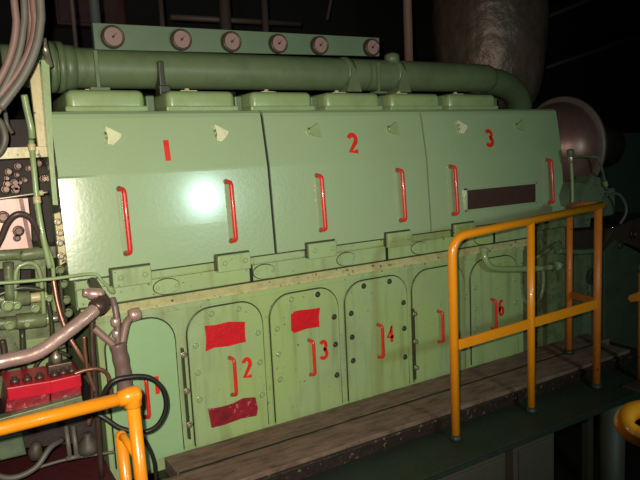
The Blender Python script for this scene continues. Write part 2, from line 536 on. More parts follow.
# upper covers ------------------------------------------------------------
def hood(x0, x1, num, nx, handles, catches):
    bm = B()
    prof = [(cover_y(1.008), 1.008), (cover_y(1.2), 1.2), (cover_y(1.455), 1.455), (cover_y(1.465), 1.465), (cover_y(1.60), 1.60),
            (cover_y(1.715), 1.715), (cover_y(1.715) + .006, 1.735), (cover_y(1.715) + .02, 1.747), (cover_y(1.715) + .045, 1.752), (3.42, 1.755), (3.42, 1.02), (2.96, 1.008)]
    # slight oil-canning of the thin sheet
    NX = 60
    cols = []
    for i in range(NX + 1):
        x = x0 + (x1 - x0) * i / NX
        u = i / NX
        col = []
        for j, (y, z) in enumerate(prof):
            dy = 0
            if 0 < j < 6:
                dy = -.003 * math.sin(math.pi * u)
            if j < 3 and x0 < .5:
                dy += .016 * max(0, 1 - (x - x0) / .26) ** 2   # left edge bent back to catch the flash glare
            col.append(bm.verts.new((x, y + dy, z)))
        cols.append(col)
    m = len(prof)
    for i in range(NX):
        for j in range(m):
            bm.faces.new((cols[i][j], cols[i + 1][j], cols[i + 1][(j + 1) % m], cols[i][(j + 1) % m]))
    bm.faces.new(cols[0]); bm.faces.new(cols[-1][::-1])
    hd = obj('upper_cover', bm, GREEN, engine, label='glossy green upper cover painted with a red %s' % num)
    sf = lambda z: cover_y(z) - .003
    for hx in handles:
        bar_handle(hd, hx, sf(1.395), sf(1.10), 1.100, 1.396, .0115, .030)
    numeral(hd, num, nx, 1.512, .066 if num != '1' else .03, .098, sf, .021)
    for j, (x, s) in enumerate(catches):
        y = sf(1.64)
        bm = B()
        if s == 1:
            q = [(-.026, .036), (-.012, .030), (.030, .006), (.026, -.006), (-.004, -.034), (-.024, -.030), (-.020, 0)]
        else:
            q = [(-.034, .004), (-.004, .022), (.020, .036), (.026, .0), (.030, -.030), (.0, -.024), (-.028, -.012)]
        prism(bm, [(x + a * 1.25, sf(1.635 + b * 1.2) + .001, 1.635 + b * 1.2) for a, b in q], (0, -.016, 0), .005)
        obj('catch_plate', bm, WHITE if (s == 1) else GREENV, hd, label='pale angular catch plate')
        bm = B(); tube(bm, [(x - .034, y, 1.65), (x - .034, y - .012, 1.652), (x - .030, y - .014, 1.625), (x - .028, y, 1.618)], .004, 8)
        obj('catch_spring', bm, STEEL, hd)
    return hd


h1 = hood(.436, 1.446, '1', .915, (.700, 1.222), ((.688, 1), (1.213, 1)))
h2 = hood(1.462, 2.516, '2', 1.962, (1.748, 2.30), ((1.752, 2), (2.29, 2)))
h3 = hood(2.527, 3.765, '3', 3.035, (2.715, 3.61), ((2.838, 1), (3.368, 2)))
# ventilation grille on cover 3
bm = B()
x0, x1, z0, z1 = 2.808, 3.468, 1.106, 1.252
for a in ((x0, x1, z0, z0 + .012), (x0, x1, z1 - .012, z1), (x0, x0 + .012, z0, z1), (x1 - .012, x1, z0, z1)):
    box(bm, a[0], a[1], 2.872, 2.892, a[2], a[3], bev=.002)
g = obj('vent_frame', bm, GREEN, h3)
bm = B()
box(bm, x0 + .010, x1 - .010, 2.879, 2.894, z0 + .010, z1 - .010)
NS = 30
for i in range(NS):
    x = x0 + .02 + (x1 - x0 - .04) * i / (NS - 1)
    box(bm, x - .004, x + .004, 2.873, 2.880, z0 + .012, z1 - .012)
for i in range(4):
    z = z0 + .03 + .028 * i
    box(bm, x0 + .012, x1 - .012, 2.874, 2.880, z - .003, z + .003)
obj('vent_mesh', bm, mat('vent_mesh_brown', (66, 42, 38), .6, grime=.5, gcol=(40, 28, 26), gscale=30), h3, label='brown ventilation mesh')
# dark seams between the covers
for xs in (1.454, 2.5215):
    bm = B()
    pr = [(cover_y(z) + .010, z) for z in (1.01, 1.2, 1.46, 1.6, 1.715)] + [(2.985, 1.738), (3.4, 1.742), (3.4, 1.01)]
    prism(bm, [(xs - .010, y, z) for y, z in pr], (.020, 0, 0))
    obj('cover_seam', bm, GAP, engine, label='black gap between covers')

# valve covers
VX = [(.525, .91), (1.000, 1.39), (1.463, 1.866), (1.935, 2.345), (2.405, 2.83), (2.885, 3.34)]
for k, (a, b) in enumerate(VX):
    bm = B()
    box(bm, a + .01, b - .01, 3.10, 3.62, 1.745, 1.862, bev=.034, seg=5)
    for f in bm.faces: f.smooth = True
    box(bm, a, b, 3.09, 3.62, 1.755, 1.785, bev=.008)
    vc = obj('valve_cover', bm, GREENV, engine)
    cx = a + (b - a) * .42
    bm = B(); box(bm, cx - .045, cx + .045, 3.20, 3.27, 1.86, 1.875, bev=.004)
    lathe2(bm, (cx, 3.235, 1.87), (0, 0, 1), [(0, .014), (.016, .014), (.018, .01)], 6)
    obj('clamp_plate', bm, CREAM, vc, label='worn cream clamp plate')
    bm = B(); box(bm, b + .008, b + .05, 3.15, 3.5, 1.74, 1.84, bev=.006)
    obj('valve_bracket', bm, GREEND, engine)
# flywheel end housing
bm = B()
box(bm, 3.375, 3.50, 3.02, 4.1, .0, 1.0, bev=.004)
obj('end_recess', bm, DARK, engine, label='dark recess beside the last door')
bm = B()
box(bm, 3.50, 3.86, 2.94, 4.1, .0, .90, bev=.01)
box(bm, 3.42, 3.90, 2.92, 4.1, .905, 1.0, bev=.01)
obj('flywheel_housing', bm, GREENO, engine)
bm = B()
box(bm, 3.44, 3.735, 3.05, 3.4, 1.0, 1.74)
obj('end_plate', bm, GREEND, engine)
bm = B()
box(bm, 3.86, 3.99, 3.05, 4.1, .0, .92, bev=.004)
obj('coupling_recess', bm, DARK, engine)
# left end frame of the engine
bm = B()
pl = [at(41, 60, 2.93), at(49, 60, 2.93), at(54, 160, 2.93), at(58, 205, 2.93), at(53, 205, 2.93), at(49, 160, 2.93)]
prism(bm, pl, (0, .06, 0))
obj('end_flange', bm, GREENV, engine)

# ================================================================ TOP PIPE
pipe = thing('air_manifold', 'long fat dark green pipe running above the valve covers', 'pipe', (2, 3.36, 1.98))
yc, zc, r = 3.36, 1.995, .100
path = [(.30, yc, zc), (.62, yc, zc), (2.6, yc, zc + .008), (3.45, yc, zc + .008)]
elb = [at(476, 80, 3.40), at(498, 83, 3.45), at(514, 93, 3.52), at(521, 112, 3.6)]
pts = [V(p) for p in path] + elb
pts = spline(pts, 10)
mktube('main_pipe', GREEND, pipe, pts, r, 28)
for x, rr, w in ((.52, .125, .03), (.56, .125, .03), (.60, .11, .06)):
    bm = B(); lathe2(bm, (x - w / 2, yc, zc), (1, 0, 0), [(0, rr), (w, rr)], 28)
    fl = obj('pipe_flange', bm, GREEND, pipe)
for x in (.49, .54, .575):
    pass
for x in (2.245, 2.64):
    bm = B()
    lathe2(bm, (x - .03, yc, zc), (1, 0, 0), [(0, r + .008), (.03, r + .016), (.06, r + .008)], 28)
    prism(bm, [(x - .05, yc - r - .012, zc - .11), (x + .06, yc - r - .012, zc - .11), (x + .012, yc - r - .02, zc + .03), (x - .01, yc - r - .02, zc + .03)], (0, .03, 0))
    obj('pipe_saddle', bm, GREEND, pipe)
bm = B(); box(bm, 1.02, 1.05, yc - r - .03, yc - r + .06, zc - .13, zc + .03, bev=.006)
box(bm, 1.01, 1.07, yc - r - .05, yc - r + .03, 1.85, 1.90, bev=.006)
obj('pipe_stay', bm, OILY_SHADE, pipe, label='blackish stay')
bm = B(); lathe2(bm, (2.62, yc - .02, zc + .085), (0, 0, 1), [(0, .05), (.05, .05), (.065, .03)], 18)
obj('pipe_boss', bm, GREEND, pipe)

# ================================================================ GAUGE BOARD
YG = 3.20
gb = thing('gauge_board', 'long dull green board carrying six round pink pressure gauges', 'gauge panel', (1.56, YG, 2.05))
bm = B()
prism(bm, [(.705, YG, 2.185), (2.415, YG, 2.206), (2.412, YG, 2.096), (.705, YG, 2.062)], (0, .012, 0))
obj('board', bm, GREENB, gb)
for x in (.703, 2.394):
    bm = B(); box(bm, x - .008, x + .009, YG - .012, YG + .004, 1.875, 2.055); box(bm, x - .043, x + .05, YG - .03, YG + .03, 1.866, 1.880, bev=.002)
    obj('strut', bm, GREEND, gb)
for i, (x, rr) in enumerate(((.79, .055), (1.134, .054), (1.413, .054), (1.698, .053), (1.969, .053), (2.343, .053))):
    z = 2.121 + .021 * (x - .79) / 1.55
    bm = B()
    lathe2(bm, (x, YG + .002, z), (0, -1, 0), [(0, rr), (.028, rr), (.036, rr * .96), (.036, rr * .80), (.026, rr * .80)], 28)
    ga = obj('pressure_gauge', bm, BEZEL, gb)
    bm = B(); lathe2(bm, (x, YG - .022, z), (0, -1, 0), [(0, rr * .81), (.006, rr * .81)], 28)
    # tick marks raised a hair on the dial belong to the dial sheet
    obj('dial', bm, FACE, ga)
    bm = B()
    a = math.radians(45)
    u, w = V((math.cos(a), 0, math.sin(a))), V((-math.sin(a), 0, math.cos(a)))
    c = V((x, YG - .031, z))
    prism(bm, [c - u * .008 - w * .003, c - u * .008 + w * .003, c + u * .032], (0, .002, 0))
    lathe2(bm, (x, YG - .028, z), (0, -1, 0), [(0, .006), (.005, .006)], 10)
    obj('needle', bm, NEEDLE, ga)

# ================================================================ TURBO + EXHAUST
turbo = thing('turbocharger', 'brown turbocharger with a big round dome behind the engine end', 'turbocharger', (4.2, 3.2, .9))
bm = B()
c0 = V((4.10, 3.19, 1.475))
lathe2(bm, c0, (-1, 0, 0), [(-.02, .345), (.0, .345), (.06, .33), (.14, .285), (.20, .20), (.24, .14), (.42, .13)], 48)
obj('dome', bm, TURBOM, turbo)
bm = B()
lathe2(bm, c0 + V((.035, 0, 0)), (-1, 0, 0), [(0, .345), (0, .385), (.028, .385), (.034, .375), (.034, .345)], 56)
obj('dome_rim', bm, RIM, turbo)
bm = B()
lathe2(bm, c0 + V((.07, 0, 0)), (1, 0, 0), [(0, .28), (.1, .26), (.25, .18), (.5, .18)], 36)
obj('casing', bm, BROWNM, turbo)
bm = B()
box(bm, 3.92, 4.55, 3.0, 3.4, .92, 1.14, bev=.02)
prism(bm, [at(567, 196, 2.82), at(572, 182, 2.82), at(586, 184, 2.82), at(592, 176, 2.82), at(602, 178, 2.82), at(606, 190, 2.82), at(600, 203, 2.82), at(568, 206, 2.82)], (0, .12, 0))
obj('turbo_foot', bm, GREENF, turbo, label='green cast foot')

duct = thing('exhaust_duct', 'large grimy brown foil-lagged exhaust duct rising at upper right', 'exhaust duct', (4.55, 4.35, 1.9))
bm = B()
dc = V((4.585, 4.35, 0))
prof = [(1.80, .30), (1.88, .38), (1.97, .44), (2.15, .485), (2.4, .515), (2.7, .53), (3.3, .53)]
NS, rings = 64, []
zz = [1.80, 1.86, 1.92, 1.98, 2.05, 2.12, 2.2, 2.28, 2.36, 2.44, 2.52, 2.6, 2.7, 2.8, 3.0, 3.3]
def rad(z):
    for (a, ra), (b, rb) in zip(prof, prof[1:]):
        if a <= z <= b: return ra + (rb - ra) * (z - a) / (b - a)
    return .53
for z in zz:
    rings.append([bm.verts.new(dc + V((math.cos(2 * math.pi * k / NS) * (rad(z) + random.uniform(-.008, .008)), math.sin(2 * math.pi * k / NS) * (rad(z) + random.uniform(-.008, .008)), z))) for k in range(NS)])
for A_, B_ in zip(rings, rings[1:]):
    for k in range(NS):
        f = bm.faces.new((A_[k], A_[(k + 1) % NS], B_[(k + 1) % NS], B_[k])); f.smooth = True
bm.faces.new(rings[0][::-1]); bm.faces.new(rings[-1])
obj('lagging', bm, DUCTM, duct)
mktube('neck', DUCTM, duct, spline([(4.60, 4.30, 1.84), (4.6, 4.25, 1.6), (4.55, 3.9, 1.4), (4.45, 3.45, 1.40)], 8), .17, 24)

# ================================================================ WALKWAY
walk = thing('walkway', 'dark green steel walkway along the foot of the engine', 'walkway', (2.2, 2.4, 0))
bm = B()
box(bm, .74, 4.2, 2.10, 2.98, -.02, 0.0, bev=.003)
obj('deck_plate', bm, GREENX, walk)
bm = B(); box(bm, .74, 4.2, 2.10, 2.12, -.035, -.020, bev=.002)
obj('edge_beam', bm, GREENX, walk)
for x in (.8, 3.95):
    for y in (2.14, 2.8):
        mkbox('support_post', GREYP, walk, x, x + .06, y, y + .06, -1.6, -.02)


def plank(x0, x1, y0, y1, z0, z1, label, seed):
    rnd = random.Random(seed)
    bm = B()
    n = 60
    cols = []
    j0 = j1 = 0
    for i in range(n + 1):
        x = x0 + (x1 - x0) * i / n
        j0 = j0 * .6 + rnd.uniform(-.004, .004); j1 = j1 * .6 + rnd.uniform(-.003, .003)
        ring = [(y0 + j0, z0), (y0 + j0, z1 - .003), (y0 + j0 + .003, z1), (y1 + j1 - .002, z1), (y1 + j1, z1 - .003), (y1 + j1, z0)]
        cols.append([bm.verts.new((x, a, b)) for a, b in ring])
    for i in range(n):
        for j in range(6):
            bm.faces.new((cols[i][j], cols[i + 1][j], cols[i + 1][(j + 1) % 6], cols[i][(j + 1) % 6]))
    bm.faces.new(cols[0]); bm.faces.new(cols[-1][::-1])
    return tag(obj('wooden_plank', bm, WOOD), label, 'plank')


plank(.78, 4.02, 2.688, 2.876, .012, .082, 'worn brown plank lying against the green engine doors', 1)
plank(.70, 3.90, 2.455, 2.672, .012, .081, 'worn brown plank on the railing side, its oily front edge dark', 2)
bm = B()
box(bm, .70, 3.90, 2.425, 2.449, .0, .066, bev=.004)
tag(obj('edge_batten', bm, mat('oily_batten', (44, 34, 30), .4, grime=.6, gcol=(20, 16, 16), gscale=24, bump=.5, spots=.5, scol=(110, 92, 76))), 'black oily batten along the front of the wooden planks', 'batten')
bm = B()
for x in (.9, 1.7, 2.5, 3.3):
    box(bm, x, x + .06, 2.46, 2.87, 0.0, .012)
box(bm, .79, 3.88, 2.671, 2.690, 0.0, .0815)  # dark strip put in as shade for the crack between the planks
tag(obj('packing_crack_shade', bm, GAP), 'packing with a thin dark strip put in as shade in the crack between the two wooden planks', 'packing')

# stores under the walkway
def cabinet(x0, x1, z1, label):
    c = thing('steel_cabinet', label, 'cabinet', ((x0 + x1) / 2, 2.5, -1.6))
    mkbox('body', GREYP, c, x0, x1, 2.14, 2.78, -1.6, z1, bev=.006)
    bm = B(); box(bm, x0 + .03, x1 - .03, 2.128, 2.14, -1.5, z1 - .04, bev=.003)
    obj('front_panel', bm, GREYP, c)
    mktube('door_handle', STEEL, c, smooth_path([(x1 - .07, 2.128, -.8), (x1 - .07, 2.10, -.8), (x1 - .07, 2.10, -.92), (x1 - .07, 2.128, -.92)], .01), .006, 8)


cabinet(1.60, 2.34, -.040, 'dim grey steel cabinet below the first railing post')
cabinet(2.40, 2.72, -.040, 'dim grey steel cabinet below the second railing post')

# ================================================================ RAILINGS
rail = thing('guard_rail', 'yellow tubular guard rail with three front posts on the walkway edge', 'railing', (2.7, 2.3, 0))
YR = 2.30
A = V((2.146, YR, 0)); Bm = V((2.725, YR, 0)); Cc = V((3.315, YR, 0)); Dd = V((3.53, 2.66, 0))
zt = 1.085
top = smooth_path([(A.x, YR, .012), (A.x, YR, zt - .02), (Cc.x + .03, YR, zt + .04)], .10, 8)
mktube('top_rail', YEL, rail, top, .0235, 16)
mktube('post', YEL, rail, [(Bm.x, YR, .012), (Bm.x, YR, zt)], .021, 14)
mktube('post', YEL2, rail, [(Cc.x, YR, .012), (Cc.x, YR, zt + .03)], .023, 14)
mktube('post', YEL2, rail, [(Dd.x, Dd.y, .084), (Dd.x, Dd.y, 1.07)], .021, 14)
mktube('end_rail', YEL2, rail, [(Cc.x, YR, zt + .035), (Cc.x + .11, 2.50, zt + .03), (Dd.x, Dd.y, 1.085)], .026, 14)
bm = B()
prism(bm, [(A.x, YR - .012, .481), (Cc.x, YR - .012, .505), (Cc.x, YR - .012, .562), (A.x, YR - .012, .533)], (0, .012, 0), .002)
obj('mid_rail', bm, YEL, rail, label='flat bar mid rail')
bm = B()
prism(bm, [(Cc.x, YR, .515), (Dd.x, Dd.y, .47), (Dd.x, Dd.y, .515), (Cc.x, YR, .562)], (.012, 0, 0), .002)
obj('end_mid_rail', bm, YEL2, rail)
for p in (A, Bm, Cc, Dd):
    bm = B(); lathe2(bm, (p.x, p.y, .083 if p == Dd else 0), (0, 0, 1), [(0, .034), (.012, .034), (.03, .026)], 16)
    obj('post_socket', bm, GREENX, rail, label='dark green post foot')

# near left corner rail
YL = 2.0
cn = V((.322, YL, .965))
left = thing('corner_rail', 'orange yellow tubular corner rail in the near lower left', 'railing', (.3, YL, 0))
e0 = at(-60, 443.5, YL); e1 = at(132, 396, YL)
mktube('top_rail', YEL3, left, [e0 + (e0 - e1) * .6, e1], .0215, 18)
pb = at(150, 500, YL); d = (pb - e1)
k = (e1.z) / -d.z
mktube('post', YEL3, left, [e1, V((e1.x + .012, YL, .0))], .0215, 18)
bm = B()
lathe2(bm, e1 + V((-.045, 0, .000)), (1, 0, .04), [(0, .024), (.03, .030), (.06, .030), (.070, .024), (.076, .01)], 20)
lathe2(bm, e1 + V((0, 0, .022)), (0, 0, -1), [(0, .014), (.006, .028), (.02, .029), (.055, .029), (.059, .025)], 20)
obj('corner_fitting', bm, YEL3, left)
q = at(121, 436, YL + .16)
mktube('post', YEL3, left, [q, V((q.x + .008, YL + .16, 0))], .0205, 16)
bm = B()
tube(bm, smooth_path([q + V((0, 0, -.01)), q + V((.0, -.03, .012)), V((e1.x, YL + .01, q.z - .02))], .02), .013, 12)
bmesh.ops.create_icosphere(bm, subdivisions=2, radius=.020, matrix=Matrix.Translation(q))
obj('return_bracket', bm, YEL3, left)

# right edge: tubular rail end and far yellow post
rr_ = thing('rail_end', 'bright orange looped rail end at the right border', 'railing', (1.75, .95, 0))
def ray(x, y, d):
    v = ROT @ V((x - 320, 240 - y, -622)); return CAM + v / 622 * d
lp = spline([ray(668, 404, 1.95), ray(645, 408, 1.85), ray(629, 413, 1.76), ray(624, 424, 1.72), ray(634, 434, 1.70), ray(650, 440, 1.68), ray(680, 446, 1.66)], 8)
mktube('loop', YEL3, rr_, lp, .026, 18)
mktube('post', YEL3, rr_, [lp[-1], V((lp[-1].x, lp[-1].y, 0))], .026, 16)
fp = thing('rail_post', 'slim yellow post with a lug, cut by the right border', 'post', (3.57, 2.2, -.1))
px = at(642, 290, 2.2)
mktube('post', YEL2, fp, [(px.x + .01, 2.2, -.1), (px.x, 2.2, .72)], .022, 14)
bm = B()
c = at(634, 298, 2.2)
prism(bm, [c + V((-.03, 0, .02)), c + V((.07, 0, .03)), c + V((.07, 0, -.03)), c + V((-.03, 0, -.02)), c + V((-.045, 0, 0))], (0, .012, 0), .002)
obj('lug', bm, YEL2, fp)
bm = B(); lathe2(bm, (px.x + .002, 2.2, .70), (0, 0, 1), [(0, .028), (.03, .03), (.05, .02)], 16)
obj('post_cap', bm, PIPEB, fp, label='brown cap')

# ================================================================ LEFT SIDE MACHINERY
YM = 3.0
fr = thing('fuel_pump_assembly', 'green cast pump housing with pipes left of the numbered covers', 'pump', (.2, 3.2, 0))
bm = B()
box(bm, -.6, .43, 3.45, 4.0, .12, 1.75)
obj('back_casting', bm, DARK, fr, label='dark recessed backplate')
# upright cream channel
bm = B()
prism(bm, [at(28, 62, YM), at(42, 60, YM), at(48, 148, YM), at(38, 148, YM)], (0, .03, 0), .003)
obj('upright_channel', bm, CREAM, fr, label='cream painted upright')
# cream shelf
bm = B()
prism(bm, [at(-30, 150, 2.98), at(0, 148, 2.98), at(47, 146, 2.98), at(48, 157, 2.98), at(0, 159, 2.98), at(-30, 161, 2.98)], (0, .25, 0), .003)
obj('shelf_flange', bm, CREAM, fr, label='worn cream flange')
# horizontal casting bands
def slab(name, pts, Y, d, m, bev=.004, lab=None):
    bm = B(); prism(bm, [at(x, y, Y) for x, y in pts], (0, d, 0), bev); return obj(name, bm, m, fr, lab)
slab('upper_casting', [(-30, 252), (0, 250), (30, 248), (56, 246), (57, 258), (36, 260), (0, 263), (-30, 265)], 3.04, .3, GREENO)
slab('mid_casting', [(-30, 262), (46, 258), (47, 300), (36, 301), (36, 268), (19, 268), (19, 302), (10, 302), (8, 268), (-30, 270)], 3.06, .2, GREENO)
slab('lower_casting', [(-30, 330), (0, 328), (64, 322), (70, 392), (40, 396), (-30, 400)], 3.10, .35, GREENO)
slab('web_casting', [(-30, 300), (0, 300), (58, 294), (62, 322), (0, 328), (-30, 330)], 3.14, .3, GREENO)
slab('panel_recess', [(26, 340), (58, 336), (60, 372), (28, 376)], 3.095, .01, GREENV)
for (a, b, Y, r0, m) in (((-20, 301), (30, 298), 3.03, .033, GREENO), ((30, 298), (47, 296), 3.03, .022, CREAM), ((-20, 325), (22, 322), 3.03, .030, GREENO),
                         ((16, 322), (46, 319), 3.02, .036, GREENO), ((44, 319), (52, 318), 3.02, .028, GREENV), ((51, 318.5), (58, 318), 3.01, .018, STEEL),
                         ((-20, 256), (22, 254), 3.02, .026, GREENO), ((20, 255), (44, 252), 3.02, .03, GREENO)):
    bm = B(); A0, B0 = at(*a, Y), at(*b, Y)
    L = (B0 - A0).length
    lathe2(bm, A0, B0 - A0, [(0, r0 * .9), (.006, r0), (L - .006, r0), (L, r0 * .9)], 18)
    obj('pipe_section', bm, m, fr)
for (x, y, r0) in ((8, 306, .02), (17, 306, .014), (36, 309, .014), (49, 299, .012), (10, 326, .016), (27, 324, .014)):
    p = at(x, y, 2.985)
    bolt(fr, p.x, p.y + .01, p.z, r0, .02, GREENV, 'cap_nut')
for (pts, r0, m) in (([(15, 300), (16, 272), (24, 264), (34, 264), (40, 274), (43, 300), (44, 314)], .010, GREENV),
                    ([(8, 262), (10, 300)], .022, GREENO), ([(2, 340), (4, 352), (3, 375)], .014, BROWNM), ([(22, 330), (24, 378)], .012, OILY_SHADE),
                    ([(60, 268), (62, 300), (70, 345)], .010, OILY_SHADE), ([(-5, 296), (20, 288), (44, 290)], .012, OILY_SHADE), ([(48, 300), (52, 330), (50, 372)], .010, OILY_SHADE),
                    ([(30, 378), (40, 360), (56, 352), (70, 356)], .009, OILY_SHADE)):
    mktube('branch_pipe', m, fr, spline([at(x, y, 2.99) for x, y in pts], 6), r0, 10)
# studs in recess
for i in range(16):
    x, y = random.uniform(0, 46), random.uniform(162, 192)
    p = at(x, y, 3.3)
    bolt(fr, p.x, p.y, p.z, random.uniform(.01, .018), .03, BROWNM, 'stud')
bm = B()
prism(bm, [at(-25, 163, 3.34), at(52, 160, 3.34), at(60, 250, 3.34), at(-25, 250, 3.34)], (0, .12, 0))
obj('recess_casting', bm, DARK, fr)
# side flange with nuts at the cover's edge
bm = B()
prism(bm, [at(54, 214, 2.95), at(60, 212, 2.95), at(64, 236, 2.95), at(66, 262, 2.95), at(60, 266, 2.95), at(57, 240, 2.95)], (0, .05, 0), .003)
obj('joint_flange', bm, CREAM, fr, label='worn cream joint flange')
for (x, y) in ((58, 222), (60, 233), (60, 243), (61, 256)):
    p = at(x, y, 2.945); bolt(fr, p.x, p.y, p.z, .012, .012, STEEL, 'flange_nut')
for (x, y) in ((60, 270), (63, 284), (66, 300), (68, 313)):
    p = at(x, y, 3.0); bolt(fr, p.x, p.y, p.z, .016, .02, GREENO, 'flange_nut')
# pink gasket plate
gp = thing('mounting_plate', 'pale pink drilled metal plate at the left border', 'plate', (.25, 2.99, 1.2))
bm = B()
prism(bm, [at(-25, 202, 3.0), at(0, 199.5, 3.0), at(28, 198, 3.0), at(31, 228, 3.0), at(32, 248, 3.0), at(0, 250, 3.0), at(-25, 252, 3.0)], (0, .02, 0), .002)
obj('plate', bm, PINK, gp)
for (x, y, rr0) in ((3, 217, .020), (18.5, 231, .018), (17, 238, .012)):
    p = at(x, y, 2.998); bolt(gp, p.x, p.y, p.z, rr0, .012, BROWNM, 'plate_bolt')
bm = B(); prism(bm, [at(19, 199, 2.985), at(23, 199, 2.985), at(33, 248, 2.985), at(29, 249, 2.985)], (0, .012, 0))
obj('strap', bm, BROWNM, gp, label='brown diagonal strap')


def pipething(name, label, cat, m, pts, r, sides=14, ends=None, group=None, sp=True, n=8):
    """a pipe or hose; ends: list of (index, radius, length, material) fittings"""
    P = [p if isinstance(p, Vector) else at(*p) for p in pts]
    path = spline(P, n) if sp else smooth_path(P, .05, 6)
    if not ends:
        bm = B(); tube(bm, path, r, sides)
        return tag(obj(name, bm, m), label, cat, group)
    t = thing(name, label, cat, P[0], group)
    mktube(cat if cat != name else name + '_body', m, t, path, r, sides)
    for (i, rr, ln, mm) in ends:
        c = path[i]; dd = (path[i + 1] - path[i]) if i >= 0 else (path[i] - path[i - 1])
        bm = B(); lathe2(bm, c - dd.normalized() * ln / 2, dd, [(0, rr * .9), (ln * .1, rr), (ln * .9, rr), (ln, rr * .9)], 12)
        obj('union_nut', bm, mm, t)
    return t


pipething('fuel_pipe', 'thin green pipe crossing horizontally above the foil-wrapped hose', 'pipe', GREENV,
          [(-30, 284, 2.80), (0, 283, 2.80), (50, 279, 2.80), (92, 274, 2.80), (102, 281, 2.80), (114, 293, 2.82)], .0075, 10, ends=[(-3, .013, .03, GREENV)])
pipething('drain_pipe', 'tall slender green pipe down the left recess turning copper low down', 'pipe', GREENV,
          [(31, 140, 2.93), (34, 170, 2.91), (37, 200, 2.90), (42, 232, 2.88), (50, 268, 2.88)], .012, 12, ends=[(2, .016, .03, CREAM), (16, .016, .03, CREAM)])
pipething('copper_pipe', 'copper pipe slanting down behind the foil-wrapped hose', 'pipe', COPPER,
          [(53, 278, 2.89), (58, 305, 2.87), (66, 330, 2.85), (78, 352, 2.83), (90, 372, 2.83), (93, 400, 2.83), (88, 425, 2.83)], .011, 12)
pipething('return_pipe', 'second slender green pipe beside the tall one, left recess', 'pipe', GREENV,
          [(40, 225, 2.92), (47, 248, 2.91), (52, 262, 2.91), (54, 285, 2.92), (55, 312, 2.95)], .009, 10)
pipething('control_rod', 'thin horizontal steel rod under the cream flange', 'rod', STEEL,
          [(-20, 200, 2.94), (0, 198.5, 2.94), (25, 195, 2.94), (48, 192, 2.94)], .006, 8, ends=[(-4, .012, .03, CREAM)])
pipething('bleed_pipe', 'short green pipe curling in the upper left recess', 'pipe', GREENV,
          [(24, 95, 2.96), (27, 110, 2.96), (31, 128, 2.96), (32, 138, 2.97)], .014, 12)
pipething('black_hose', 'black hose arching over the pale pink plate', 'hose', mat('dark_hose', (66, 52, 48), .4), 
          [(-12, 262, 2.90), (0, 240, 2.88), (8, 222, 2.86), (18, 214, 2.85), (30, 218, 2.86), (38, 232, 2.88), (42, 246, 2.92)], .013, 12)
pipething('looped_hose', 'grey green hose loop above the cream flange', 'hose', HOSEG,
          [(-12, 118, 2.85), (0, 122, 2.84), (5, 138, 2.83), (0, 152, 2.84), (-12, 160, 2.85)], .014, 12)
pipething('coiled_hose', 'thin green hose bend in the dark upper left recess', 'hose', HOSEG,
          [(2, 100, 3.0), (5, 112, 2.99), (7, 124, 2.98), (12, 133, 3.0)], .009, 10)

# big foil-wrapped hose
bh = thing('wrapped_hose', 'thick shiny foil-wrapped hose sweeping from left border to the sill', 'hose', at(0, 362, 2.6))
P = [at(-40, 371, 2.55), at(0, 362, 2.55), at(36, 353, 2.56), at(62, 336, 2.58), at(85, 318, 2.60), at(103, 302, 2.64)]
path = spline(P, 12)
rs = [.027 + .0004 * math.sin(i * 1.1) for i in range(len(path))]
mktube('sleeve', LAG, bh, path, rs, 18)
bm = B()
dd = (path[-1] - path[-3]).normalized()
lathe2(bm, path[-1] - dd * .05, dd, [(0, .034), (.012, .038), (.05, .036), (.055, .03)], 14)
lathe2(bm, path[-1] + dd * .0, (0, 1, .3), [(0, .03), (.10, .024), (.2, .022)], 14)
obj('end_fitting', bm, BROWNM, bh)
bm = B(); c = at(95, 293, 2.66)
lathe2(bm, c + V((-.035, 0, .005)), (1, 0, -.25), [(0, .012), (.01, .024), (.055, .026), (.07, .02)], 14)
lathe2(bm, c + V((-.028, 0, .005)), (-1, 0, .2), [(0, .018), (.02, .017)], 12)
obj('hose_clamp', bm, LAG, bh)

# taped drop pipe with two inlets
tp = thing('taped_pipe', 'brown tape-wrapped pipe dropping in front of the first door', 'pipe', at(122, 390, 2.66))
Yt = 2.68
tapeP = spline([at(117, 343, Yt), at(120, 356, Yt), at(123, 372, Yt), at(125, 388, Yt), at(126, 402, Yt)], 6)
mktube('taped_trunk', TAPE, tp, tapeP, [.034 + .0015 * math.sin(i * 1.1) for i in range(len(tapeP))], 16)
mktube('inlet_pipe', TAPE, tp, spline([at(112, 298, 2.72), at(115, 308, 2.70), at(117, 322, 2.69), at(118, 345, 2.68)], 6), .0135, 12)
mktube('inlet_pipe', HOSE, tp, spline([at(133, 316, 2.72), at(127, 322, 2.70), at(124, 333, 2.69), at(121, 350, 2.68)], 6), .017, 12)
bm = B()
lathe2(bm, at(129, 316, 2.72), (1, 0, .1), [(0, .026), (.016, .03), (.045, .028), (.05, .02)], 8)
obj('elbow_fitting', bm, LAG, tp)
for (a, b) in (((115, 318), .021), ((116, 330), .019)):
    p = at(*a, 2.69); bm = B(); lathe2(bm, p, (0, 0, -1), [(0, b * .8), (.004, b), (.03, b), (.034, b * .8)], 8); obj('union_nut', bm, LAG, tp)
mktube('inlet_pipe', HOSE, tp, spline([at(94, 328, 2.70), at(103, 336, 2.69), at(112, 344, 2.68), at(118, 354, 2.68)], 6), .016, 12)

